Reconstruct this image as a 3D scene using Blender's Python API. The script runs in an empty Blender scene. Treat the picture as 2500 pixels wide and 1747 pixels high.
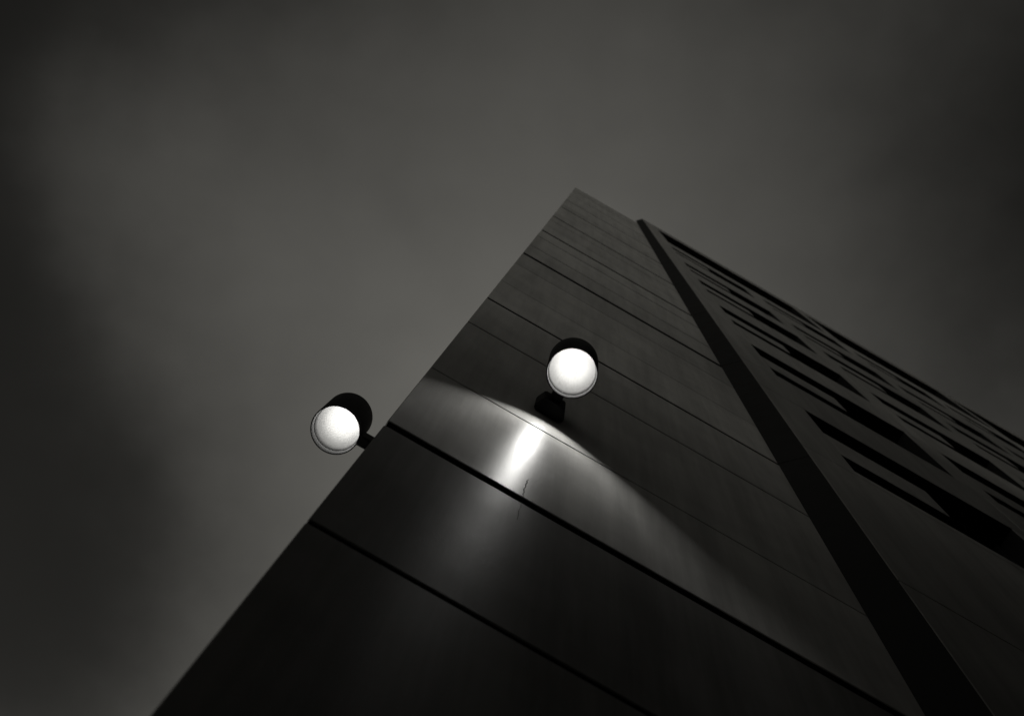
import bpy, bmesh, math, random
from mathutils import Matrix, Vector

random.seed(7)
scene = bpy.context.scene
COL = scene.collection
EYE = 1.6                                   # eye height above the pavement (m)

# ------------------------------------------------------------------ camera
# zenith vanishing point and slope of the level lines, measured in the photograph (2500 x 1747 px)
PW, PH, FPX = 2500.0, 1747.0, 2850.0
zv = Vector((1463 - PW / 2, 386 - PH / 2, FPX)).normalized()      # world up, as (right, down, forward)
xv = Vector((1, .572, 0)); xv.z = -(zv.x * xv.x + zv.y * xv.y) / zv.z; xv.normalize()
yv = zv.cross(xv)
R3 = Matrix((xv, yv, zv))                                         # camera (right, down, fwd) -> world
cam = bpy.data.cameras.new('camera'); cam_ob = bpy.data.objects.new('camera', cam); COL.objects.link(cam_ob)
m = Matrix((R3.col[0], -R3.col[1], -R3.col[2])).transposed().to_4x4()
m.translation = Vector((0, 0, EYE)); cam_ob.matrix_world = m
cam.sensor_width = 36; cam.lens = FPX / PW * 36; cam.clip_start = .05; cam.clip_end = 3000
cam.dof.use_dof = True; cam.dof.focus_distance = 4.6; cam.dof.aperture_fstop = 4.2
scene.camera = cam_ob

# ------------------------------------------------------------------ world: overcast dusk sky
w = bpy.data.worlds.new('World'); scene.world = w; w.use_nodes = True
nt = w.node_tree; nt.nodes.clear()
def N(t, **k):
    n = nt.nodes.new(t)
    for a, b in k.items(): setattr(n, a, b)
    return n
out = N('ShaderNodeOutputWorld'); bg = N('ShaderNodeBackground')
sky = N('ShaderNodeTexSky', sky_type='NISHITA', sun_disc=False)
sky.sun_elevation = math.radians(12); sky.sun_rotation = math.radians(0)
bw = N('ShaderNodeRGBToBW'); nt.links.new(sky.outputs[0], bw.inputs[0])
SKY_STRENGTH = .073
tc = N('ShaderNodeTexCoord'); sep = N('ShaderNodeSeparateXYZ'); nt.links.new(tc.outputs['Generated'], sep.inputs[0])
def M(op, a, b=None, c=None):
    n = N('ShaderNodeMath', operation=op)
    for i, v in enumerate((a, b, c)):
        if v is None: continue
        if isinstance(v, (int, float)): n.inputs[i].default_value = v
        else: nt.links.new(v, n.inputs[i])
    return n.outputs[0]
zc = M('MAXIMUM', sep.outputs[2], .12)
cx, cy = M('DIVIDE', sep.outputs[0], zc), M('DIVIDE', sep.outputs[1], zc)
comb = N('ShaderNodeCombineXYZ'); nt.links.new(cx, comb.inputs[0]); nt.links.new(cy, comb.inputs[1])
def cloud(scale, rot, off, detail, rough):
    mp = N('ShaderNodeMapping'); nt.links.new(comb.outputs[0], mp.inputs[0]); mp.inputs['Location'].default_value = off
    mp.inputs['Scale'].default_value = (scale, scale, scale); mp.inputs['Rotation'].default_value = (0, 0, math.radians(rot))
    n = N('ShaderNodeTexNoise'); nt.links.new(mp.outputs[0], n.inputs['Vector']); n.inputs['Scale'].default_value = 1
    n.inputs['Detail'].default_value = detail; n.inputs['Roughness'].default_value = rough
    return n.outputs['Fac']
big = cloud(1.2, 180, (-17.36, -21.92, 0), .6, .35)               # broad banks of cloud
fine = cloud(8.0, 20, (3, 1, 5), 5, .55)                      # wisps
mid = cloud(3.6, 35, (1.3, 7.7, 2), 3, .5)                    # soft mottling
dens = M('ADD', big, M('ADD', M('MULTIPLY', M('SUBTRACT', fine, .5), .05), M('MULTIPLY', M('SUBTRACT', mid, .5), .085)))
cov = M('SMOOTH_MAX', M('MULTIPLY', M('SUBTRACT', dens, .416), 8.3), .16, .6)
val = M('MULTIPLY', bw.outputs[0], cov)
tint = N('ShaderNodeMix', data_type='RGBA', blend_type='MULTIPLY'); tint.inputs['Factor'].default_value = 1
nt.links.new(val, tint.inputs['A']); tint.inputs['B'].default_value = (1.0, .972, .885, 1)
nt.links.new(tint.outputs['Result'], bg.inputs[0]); bg.inputs[1].default_value = SKY_STRENGTH
nt.links.new(bg.outputs[0], out.inputs[0])

vs = scene.view_settings; vs.view_transform = 'Standard'; vs.look = 'None'; vs.exposure = 0; vs.gamma = 1
vs.use_curve_mapping = False
scene.render.engine = 'CYCLES'

# ------------------------------------------------------------------ materials
def mat(name, col, rough=.5, spec=.5, metal=0, bump=0, bscale=200, mott=0, mscale=3, speck=0, emit=None, runs=0):
    m = bpy.data.materials.new(name); m.use_nodes = True
    t = m.node_tree; p = t.nodes['Principled BSDF']
    p.inputs['Base Color'].default_value = (*col, 1); p.inputs['Roughness'].default_value = rough
    p.inputs['Specular IOR Level'].default_value = spec; p.inputs['Metallic'].default_value = metal
    if emit:
        p.inputs['Emission Color'].default_value = (*emit[0], 1); p.inputs['Emission Strength'].default_value = emit[1]
    tcn = t.nodes.new('ShaderNodeTexCoord')
    geo = t.nodes.new('ShaderNodeNewGeometry')
    if mott:
        a = t.nodes.new('ShaderNodeTexNoise'); a.inputs['Scale'].default_value = mscale; a.inputs['Detail'].default_value = 6
        a.inputs['Roughness'].default_value = .6
        t.links.new(geo.outputs['Position'], a.inputs['Vector'])
        mr = t.nodes.new('ShaderNodeMapRange'); mr.inputs[1].default_value = .3; mr.inputs[2].default_value = .7
        mr.inputs[3].default_value = 1 - mott; mr.inputs[4].default_value = 1 + mott
        t.links.new(a.outputs['Fac'], mr.inputs[0])
        oi = t.nodes.new('ShaderNodeObjectInfo')
        m2 = t.nodes.new('ShaderNodeMapRange'); m2.inputs[3].default_value = .93; m2.inputs[4].default_value = 1.07
        t.links.new(oi.outputs['Random'], m2.inputs[0])
        mu = t.nodes.new('ShaderNodeMath'); mu.operation = 'MULTIPLY'
        t.links.new(mr.outputs[0], mu.inputs[0]); t.links.new(m2.outputs[0], mu.inputs[1])
        if runs:                                        # rain-washed grime, stretched vertically
            mp = t.nodes.new('ShaderNodeMapping'); mp.inputs['Scale'].default_value = (9, 9, .55)
            t.links.new(geo.outputs['Position'], mp.inputs[0])
            rn = t.nodes.new('ShaderNodeTexNoise'); rn.inputs['Scale'].default_value = 1; rn.inputs['Detail'].default_value = 5
            rn.inputs['Roughness'].default_value = .65; t.links.new(mp.outputs[0], rn.inputs['Vector'])
            rr = t.nodes.new('ShaderNodeMapRange'); rr.inputs[1].default_value = .35; rr.inputs[2].default_value = .6
            rr.inputs[3].default_value = 1 - runs; rr.inputs[4].default_value = 1
            t.links.new(rn.outputs['Fac'], rr.inputs[0])
            m3 = t.nodes.new('ShaderNodeMath'); m3.operation = 'MULTIPLY'
            t.links.new(mu.outputs[0], m3.inputs[0]); t.links.new(rr.outputs[0], m3.inputs[1]); mu = m3
        mx = t.nodes.new('ShaderNodeMix'); mx.data_type = 'RGBA'; mx.blend_type = 'MULTIPLY'; mx.inputs['Factor'].default_value = 1
        mx.inputs['A'].default_value = (*col, 1); t.links.new(mu.outputs[0], mx.inputs['B'])
        t.links.new(mx.outputs['Result'], p.inputs['Base Color'])
        r2 = t.nodes.new('ShaderNodeMapRange'); r2.inputs[1].default_value = .3; r2.inputs[2].default_value = .7
        r2.inputs[3].default_value = rough - .04; r2.inputs[4].default_value = rough + .05
        t.links.new(a.outputs['Fac'], r2.inputs[0]); t.links.new(r2.outputs[0], p.inputs['Roughness'])
    if bump:
        b = t.nodes.new('ShaderNodeTexNoise'); b.inputs['Scale'].default_value = bscale; b.inputs['Detail'].default_value = 5
        t.links.new(geo.outputs['Position'], b.inputs['Vector'])
        h = b.outputs['Fac']
        if speck:
            v = t.nodes.new('ShaderNodeTexVoronoi'); v.inputs['Scale'].default_value = 75
            t.links.new(geo.outputs['Position'], v.inputs['Vector'])
            s = t.nodes.new('ShaderNodeMapRange'); s.inputs[1].default_value = .0; s.inputs[2].default_value = .22
            s.inputs[3].default_value = speck; s.inputs[4].default_value = 0
            t.links.new(v.outputs['Distance'], s.inputs[0])
            g = t.nodes.new('ShaderNodeTexNoise'); g.inputs['Scale'].default_value = 5
            t.links.new(geo.outputs['Position'], g.inputs['Vector'])
            gr = t.nodes.new('ShaderNodeMapRange'); gr.inputs[1].default_value = .52; gr.inputs[2].default_value = .62
            t.links.new(g.outputs['Fac'], gr.inputs[0])
            mm = t.nodes.new('ShaderNodeMath'); mm.operation = 'MULTIPLY'
            t.links.new(s.outputs[0], mm.inputs[0]); t.links.new(gr.outputs[0], mm.inputs[1])
            ad = t.nodes.new('ShaderNodeMath'); ad.operation = 'ADD'
            t.links.new(h, ad.inputs[0]); t.links.new(mm.outputs[0], ad.inputs[1]); h = ad.outputs[0]
        bn = t.nodes.new('ShaderNodeBump'); bn.inputs['Strength'].default_value = bump; bn.inputs['Distance'].default_value = .001
        t.links.new(h, bn.inputs['Height']); t.links.new(bn.outputs[0], p.inputs['Normal'])
    return m
PANEL = mat('painted_concrete_panel', (.64, .635, .615), .34, .013, bump=.35, bscale=260, mott=.14, mscale=2.2, speck=5.0, runs=.22)
LOW_SHADED = mat('matte_shaded_panel', (.25, .247, .238), .42, .006, bump=.5, bscale=200, mott=.12, mscale=2.6, speck=.7, runs=.25)  # matte finish below the wide joint; base colour darkened to stand in for shade
PANEL2 = mat('painted_concrete_frame', (.46, .455, .438), .32, .05, bump=.3, bscale=220, mott=.12, mscale=1.8, runs=.25)
CORE = mat('joint_filler_and_reveal_shade', (.02, .02, .02), .9, .2, bump=.3)  # joint filler; also carries the shade painted on soffits and reveals
TRIM = mat('dark_bronze_cladding', (.016, .0157, .015), .6, .15, mott=.2, mscale=6, bump=.1)
FRAME = mat('dark_window_frame', (.02, .02, .02), .45, .4, bump=.1)
GLASS = mat('dark_tinted_glass', (.006, .006, .007), .06, .5)
BLACK = mat('black_powder_coat', (.011, .011, .011), .6, .15, bump=.25, bscale=900, mott=.15, mscale=30)
LIP = mat('grey_inner_lip', (.0012, .0012, .0012), .8, .01, bump=.2, bscale=600)
REFL = mat('dark_anodised_reflector', (.0055, .0055, .0054), .8, .01)
BULB = mat('frosted_bulb_glass', (.9, .9, .88), .4, .5, emit=((1, .985, .95), 680.0))
CRACK = mat('dark_crack', (.10, .10, .10), .9, .1)  # plain dark grey of the hairline crack
PAVE = mat('asphalt', (.05, .05, .048), .85, .3, mott=.3, mscale=4, bump=.6, bscale=120)
FAR = mat('weathered_dark_render', (.07, .068, .064), .8, .3, mott=.25, mscale=.7, bump=.3, bscale=60)

# ------------------------------------------------------------------ mesh helpers
def link(name, me, material, parent=None):
    o = bpy.data.objects.new(name, me); COL.objects.link(o)
    if material and not me.materials: me.materials.append(material)
    o.parent = parent
    return o
def bm_box(bm, x0, x1, y0, y1, z0, z1, bev=0):
    r = bmesh.ops.create_cube(bm, size=1)
    for v in r['verts']:
        v.co = Vector(((x0, x1)[v.co.x > 0], (y0, y1)[v.co.y > 0], (z0, z1)[v.co.z > 0]))
    if bev:
        es = {e for v in r['verts'] for e in v.link_edges}
        bmesh.ops.bevel(bm, geom=list(es), offset=bev, segments=1, affect='EDGES')
def done(bm, name, material, parent=None, smooth=False):
    me = bpy.data.meshes.new(name); bm.to_mesh(me); bm.free()
    if smooth:
        for p in me.polygons: p.use_smooth = True
    return link(name, me, material, parent)
def box(name, material, parent, x0, x1, y0, y1, z0, z1, bev=.003, edge=None):
    cx_, cy_, cz_ = (x0 + x1) / 2, (y0 + y1) / 2, (z0 + z1) / 2
    bm = bmesh.new(); bm_box(bm, x0 - cx_, x1 - cx_, y0 - cy_, y1 - cy_, z0 - cz_, z1 - cz_, bev)
    if edge:                                             # dark edge faces: joint sealant, and shade painted into window reveals
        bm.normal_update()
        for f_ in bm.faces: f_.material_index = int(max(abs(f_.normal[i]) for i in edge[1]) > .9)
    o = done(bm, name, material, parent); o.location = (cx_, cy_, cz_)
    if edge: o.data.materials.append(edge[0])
    return o
def lathe(bm, prof, n=64, c=(0, 0)):
    rings = []
    for r, z in prof:
        if r < 1e-6: rings.append([bm.verts.new((c[0], c[1], z))])
        else: rings.append([bm.verts.new((c[0] + r * math.cos(2 * math.pi * i / n), c[1] + r * math.sin(2 * math.pi * i / n), z)) for i in range(n)])
    for a, b in zip(rings, rings[1:]):
        for i in range(n):
            j = (i + 1) % n
            if len(a) == 1 and len(b) == 1: continue
            if len(a) == 1: bm.faces.new((a[0], b[i], b[j]))
            elif len(b) == 1: bm.faces.new((a[i], a[j], b[0]))
            else: bm.faces.new((a[i], a[j], b[j], b[i]))
    bmesh.ops.recalc_face_normals(bm, faces=bm.faces)
def empty(name, loc, label, cat, group=None):
    o = bpy.data.objects.new(name, None); COL.objects.link(o); o.location = loc
    o['label'] = label; o['category'] = cat
    if group: o['group'] = group
    return o

# ------------------------------------------------------------------ ground
bm = bmesh.new(); bmesh.ops.create_grid(bm, x_segments=40, y_segments=40, size=900)
g = done(bm, 'pavement', PAVE); g['kind'] = 'structure'

# ------------------------------------------------------------------ the tower
# everything below is measured from eye height; the tower's Empty stands on the ground under its corner
D1, D2 = .925, .80            # distance of the plain face and of the windowed face
XL, XI = -.151, 1.77          # outer corner of the plain face, and its inner corner at the windowed volume
TOP1, TOP2 = 29.8, 31.0
T = empty('tower_building', (0, 0, 0), 'tall panelled concrete tower with horizontal joints and dark slot windows', 'building')
def tbox(name, material, x0, x1, y0, y1, z0, z1, bev=.003, parent=None, edge=None):
    return box(name, material, parent or T, x0, x1, y0, y1, z0 + EYE, z1 + EYE, bev, edge)
TH = .06
# plain face: panels of .9 / 1.2 / .9 m per storey, a wide joint at every floor
joints = [(-1.6, 0)]
for n in range(-1, 10):
    z = 3.165 + 3 * n
    for dz, wd in ((0, .058), (.9, .016), (2.1, .022)):
        zz = z + dz
        if n > 1: wd *= 2.5
        if n == 0 and dz == .9: zz, wd = 4.05, .010
        if n == 0 and dz == 2.1: zz = 5.235
        if -1.5 < zz < TOP1 - .5: joints.append((zz, wd))
joints.append((TOP1, 0))
DEEP = 12.0
for (za, wa), (zb, wb) in zip(joints, joints[1:]):
    PM = LOW_SHADED if zb < 3.2 else PANEL
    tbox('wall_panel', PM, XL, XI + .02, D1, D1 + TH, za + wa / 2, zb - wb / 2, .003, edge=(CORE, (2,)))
    yy = D1 + TH + .004
    for k in range(4):                                   # the side face round the corner
        ln = (DEEP - .1) / 4
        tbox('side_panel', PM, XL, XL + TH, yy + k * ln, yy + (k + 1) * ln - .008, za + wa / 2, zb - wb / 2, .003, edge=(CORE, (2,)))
tbox('joint_core', CORE, XL + TH - .004, XI + .3, D1 + TH - .004, D1 + DEEP - .1, -1.6, TOP1 - .1, 0)
tbox('coping', TRIM, XL + .03, XI - .02, D1 + .03, D1 + DEEP - .1, TOP1 - .098, TOP1 + .02, .004)

# windowed volume
PITCH, WIN, HALF, X0, NCOL = 2.11, 1.71, .77, 2.14, 6
XE = X0 + NCOL * PITCH - (PITCH - WIN) + .38
DEP = .25
heads = [8.22, 11.2, 14.2, 17.3, 20.15, 23.7]
HA, GB, HB, SILL = .72, 1.27, .40, .12          # upper slot, offset and height of the lower slot, sill strip
J = .012
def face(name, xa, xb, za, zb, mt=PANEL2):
    return tbox(name, mt, xa, xb, D2, D2 + DEP, za, zb, .003, edge=(CORE, (0, 2)))  # window heads and jambs coloured near-black in place of recess shade
def spans():
    edges = [XI] + [X0 + j * PITCH + WIN + .2 for j in range(NCOL - 1)] + [XE]
    return list(zip(edges, edges[1:]))
low = [-1.6, .3, 2.2, 4.3]
rows = low + [heads[0] - GB - HB - SILL]
for za, zb in zip(rows, rows[1:]):
    for xa, xb in spans(): face('wall_panel', xa + J / 2 * (xa > XI), xb - J / 2, za + J / 2, zb - J / 2)
for k, a in enumerate(heads):
    b = a - GB - HB - SILL                     # joint under the sill
    nxt = heads[k + 1] - GB - HB - SILL if k + 1 < len(heads) else 25.0
    for xa, xb in spans():
        face('spandrel_panel', xa + J / 2 * (xa > XI), xb - J / 2, a + J / 2, nxt - J / 2)
    for j in range(NCOL):
        x0 = X0 + j * PITCH; x1 = x0 + WIN
        left = XI if j == 0 else x0 - (PITCH - WIN)
        face('pier_panel', left, x0, b + J / 2, a - J / 2)
        if j == NCOL - 1: face('pier_panel', x1, XE, b + J / 2, a - J / 2)
        face('sill', x0 + .002, x1 - .002, b + J / 2, b + SILL)
        face('infill_panel', x0 + .002, x0 + HALF, a - GB, a - HA)
        # one window per bay: dark frame with three panes
        yb = D2 + .15
        bm = bmesh.new()
        f = .04
        zlo, zhi = b + SILL + .001, a + J / 2 - .001
        for (xa, xb, za, zb) in ((x0 + .003, x0 + HALF, zhi - f, zhi), (x0 + .003, x0 + HALF, a - HA + .001, a - HA + f),
                                 (x0 + .003, x0 + HALF, a - GB - f, a - GB - .001), (x0 + .003, x0 + HALF, zlo, zlo + f),
                                 (x0 + HALF + .002, x0 + HALF + f, zlo, zhi), (x1 - f, x1 - .003, zlo, zhi),
                                 (x0 + HALF + f, x1 - f, zhi - f, zhi), (x0 + HALF + f, x1 - f, zlo, zlo + f)):
            bm_box(bm, xa, xb, yb, yb + .05, za + EYE, zb + EYE)
        wo = done(bm, 'window', FRAME, T)
        for (xa, xb, za, zb) in ((x0 + .003, x0 + HALF, a - HA + f, zhi - f), (x0 + .003, x0 + HALF, zlo + f, a - GB - f),
                                 (x0 + HALF + f, x1 - f, zlo + f, zhi - f)):
            tbox('pane', GLASS, xa, xb, yb + .02, yb + .03, za, zb, 0, parent=wo)
# top storey: tall dark glazing two bays wide, parapet above
zb0, zt0 = 25.0, 29.5
xx = X0 + .02
for q in range(3):
    xs, xe_ = xx + q * 2 * PITCH, xx + q * 2 * PITCH + 2 * PITCH - .32
    pl = XI if q == 0 else xs - .32
    face('pier_panel', pl, xs, zb0 + J / 2, zt0 - J / 2)
    bm = bmesh.new()
    for i in range(5):
        xm = xs + (xe_ - xs - .05) * i / 4
        bm_box(bm, xm, xm + .05, D2 + .15, D2 + .21, zb0 + EYE, zt0 + EYE)
    wo = done(bm, 'window', FRAME, T)
    for i in range(4):
        xm = xs + (xe_ - xs - .05) * i / 4
        tbox('pane', GLASS, xm + .05, xs + (xe_ - xs - .05) * (i + 1) / 4, D2 + .17, D2 + .18, zb0, zt0, 0, parent=wo)
    if q == 2: face('pier_panel', xe_, XE, zb0 + J / 2, zt0 - J / 2)
for xa, xb in spans():
    face('parapet_panel', xa + J / 2 * (xa > XI), xb - J / 2, zt0 + J / 2, TOP2)
tbox('structure_core', CORE, XI + .31, XE - .05, D2 + DEP + .002, D1 + DEEP - .1, -1.6, TOP2 - .2, 0)
tbox('coping', TRIM, XI + .03, XE - .03, D2 + .04, D1 + DEEP - .1, TOP2 - .198, TOP2 + .02, .004)
# dark cladding on the return between the two faces
hs = [-1.6] + [3.165 + 3 * n for n in range(0, 9)] + [TOP2 - .05]
for za, zb in zip(hs, hs[1:]):                           # splayed strips, one per storey
    bm = bmesh.new()
    pl_ = [(1.645, D1 - .001), (XI - .004, D2 + .002), (XI - .001, D2 + .010), (XI - .001, D1 - .001)]
    lo_ = [bm.verts.new((x, y, za + .004 + EYE)) for x, y in pl_]; hi_ = [bm.verts.new((x, y, zb - .004 + EYE)) for x, y in pl_]
    bm.faces.new(lo_); bm.faces.new(hi_)
    for i in range(4): bm.faces.new((lo_[i], lo_[(i + 1) % 4], hi_[(i + 1) % 4], hi_[i]))
    bmesh.ops.recalc_face_normals(bm, faces=bm.faces)
    done(bm, 'return_cladding', TRIM, T)
# hairline crack rising from the wide joint, and its thinner run below
def crack(pts, wdt):
    bm = bmesh.new(); vs_ = []
    for i, (x, z) in enumerate(pts):
        k = wdt * (1 if 0 < i < len(pts) - 1 else .35)
        vs_.append((bm.verts.new((x - k, D1 - .0012, z + EYE)), bm.verts.new((x + k, D1 - .0012, z + EYE))))
    for (a, b), (c, d) in zip(vs_, vs_[1:]): bm.faces.new((a, b, d, c))
    r = bmesh.ops.extrude_face_region(bm, geom=list(bm.faces))
    for v in r['geom']:
        if isinstance(v, bmesh.types.BMVert): v.co.y += .002
    return done(bm, 'crack', CRACK, T)
crack([(.290, 3.197), (.2872, 3.22), (.2898, 3.243), (.2862, 3.268), (.2880, 3.285), (.2905, 3.30), (.2880, 3.325), (.2925, 3.345), (.2900, 3.362), (.2945, 3.385)], .0011)
crack([(.288, 3.133), (.2895, 3.10), (.2862, 3.06), (.288, 3.02), (.2868, 2.98)], .0006)

# ------------------------------------------------------------------ the two wall lamps
def lamp(name, loc, rot, dist, label):
    """downlight; origin on the wall at rim height, local -Y points away from the wall"""
    L = empty(name, loc, label, 'lamp', 'cylinder downlights on the tower'); L.rotation_euler[2] = rot
    c = (0, -dist); R = .0975
    bm = bmesh.new()
    lathe(bm, [(0, .255), (R - .006, .255), (R - .001, .252), (R, .247), (R, .030), (R - .0012, .028), (R - .0012, .026), (R, .024), (R, .002),
               (R - .001, 0), (R - .002, 0), (R - .0030, .002), (R - .0030, .20), (0, .20)], 96, c)
    done(bm, 'housing', BLACK, L, True).modifiers.new('edge', 'EDGE_SPLIT').split_angle = math.radians(35)
    bm = bmesh.new()
    lathe(bm, [(R - .0060, .038), (R - .0042, .0012), (R - .0036, .0006), (R - .0032, .0012)], 96, c)
    done(bm, 'inner_lip', LIP, L, True)
    bm = bmesh.new()
    prof = [(R - .0060, .038)]
    for i in range(13):
        t = i / 12; r = .0905 * (1 - t) + .022 * t
        prof.append((r, .0385 + .142 * (1 - ((r - .022) / .0685) ** 2) ** .8))
    lathe(bm, prof, 96, c)
    done(bm, 'reflector', REFL, L, True)
    bm = bmesh.new()                                     # compact tube standing upright in the reflector
    lathe(bm, [(0, .104), (.009, .1045), (.0145, .107), (.0175, .113), (.018, .120), (.018, .165), (.014, .173), (.012, .19), (0, .19)], 32, c)
    done(bm, 'bulb', BULB, L, True)
    # arm and chamfered wall plate
    bm = bmesh.new()
    bm_box(bm, -.022, .022, -(dist - R + .006), -.058, .035, .105, .004)
    done(bm, 'arm', BLACK, L)
    bm = bmesh.new()
    o2 = [(-.062, -.022), (-.044, -.060), (.044, -.060), (.062, -.022), (.062, -.012), (.052, 0), (-.052, 0), (-.062, -.012)]
    lo = [bm.verts.new((x, y, -.010)) for x, y in o2]; hi = [bm.verts.new((x, y, .125)) for x, y in o2]
    bm.faces.new(lo); bm.faces.new(hi[::-1])
    for i in range(8): bm.faces.new((lo[i], hi[i], hi[(i + 1) % 8], lo[(i + 1) % 8]))
    bmesh.ops.recalc_face_normals(bm, faces=bm.faces)
    bmesh.ops.bevel(bm, geom=list(bm.edges), offset=.003, segments=2, affect='EDGES')
    pl = done(bm, 'wall_plate', BLACK, L)
    return L
lamp('wall_lamp', (.311, D1, 4.30 + EYE), 0, D1 - .735, 'lit black cylinder downlight over the bright scallop on the panelled wall')
lamp('wall_lamp', (XL, 1.384, 4.30 + EYE), math.radians(-90), .361 + XL, 'lit black cylinder downlight round the corner, seen against open sky')

# ------------------------------------------------------------------ unseen blocks added to cut sky light and darken the wall
def block(label, x0, x1, y0, y1, floors, fh, facing):
    B = empty('shade_block', ((x0 + x1) / 2, (y0 + y1) / 2, 0), label, 'building')
    ox, oy = (x0 + x1) / 2, (y0 + y1) / 2
    def bb(n, mt, a, b, c, d, e, f): return box(n, mt, B, a - ox, b - ox, c - oy, d - oy, e, f, .01)
    bb('core', CORE, x0 + .4, x1 - .4, y0 + .4, y1 - .4, 0, floors * fh)
    for i in range(floors):
        z = i * fh
        bb('spandrel', FAR, x0, x1, y0, y1, z + .001, z + 1.3)
        if facing == 'y':
            n = max(2, int((x1 - x0) / 3.2)); st = (x1 - x0) / n
            for q in range(n):
                xa = x0 + q * st
                bb('pier', FAR, xa, xa + st * .35, y1 - .35, y1 - .01, z + 1.3, z + fh)
                bb('pane', GLASS, xa + st * .35, xa + st, y1 - .3, y1 - .25, z + 1.3, z + fh)
        else:
            n = max(2, int((y1 - y0) / 3.2)); st = (y1 - y0) / n
            for q in range(n):
                ya = y0 + q * st
                bb('pier', FAR, x0 + .01, x0 + .35, ya, ya + st * .35, z + 1.3, z + fh)
                bb('pane', GLASS, x0 + .25, x0 + .3, ya + st * .35, ya + st, z + 1.3, z + fh)
    bb('parapet', FAR, x0, x1, y0, y1, floors * fh + .002, floors * fh + 1.0)
    return B
block('low dark rendered unseen block added across the alley to shade the lower wall', -30, 1.0, -16, -3.5, 2, 3.4, 'y')
block('slim three storey dark rendered unseen block added beside the low one to shade the wall', 1.2, 4.0, -15.8, -3.5, 3, 3.95, 'y')
block('wide three storey dark rendered unseen block added to shade the slot windows', 4.2, 10.3, -15.6, -1.7, 3, 4.2, 'y')
block('seven storey dark rendered unseen block added to shade the right of the windowed facade', 10.5, 30, -15.5, -.6, 7, 3.4, 'x')
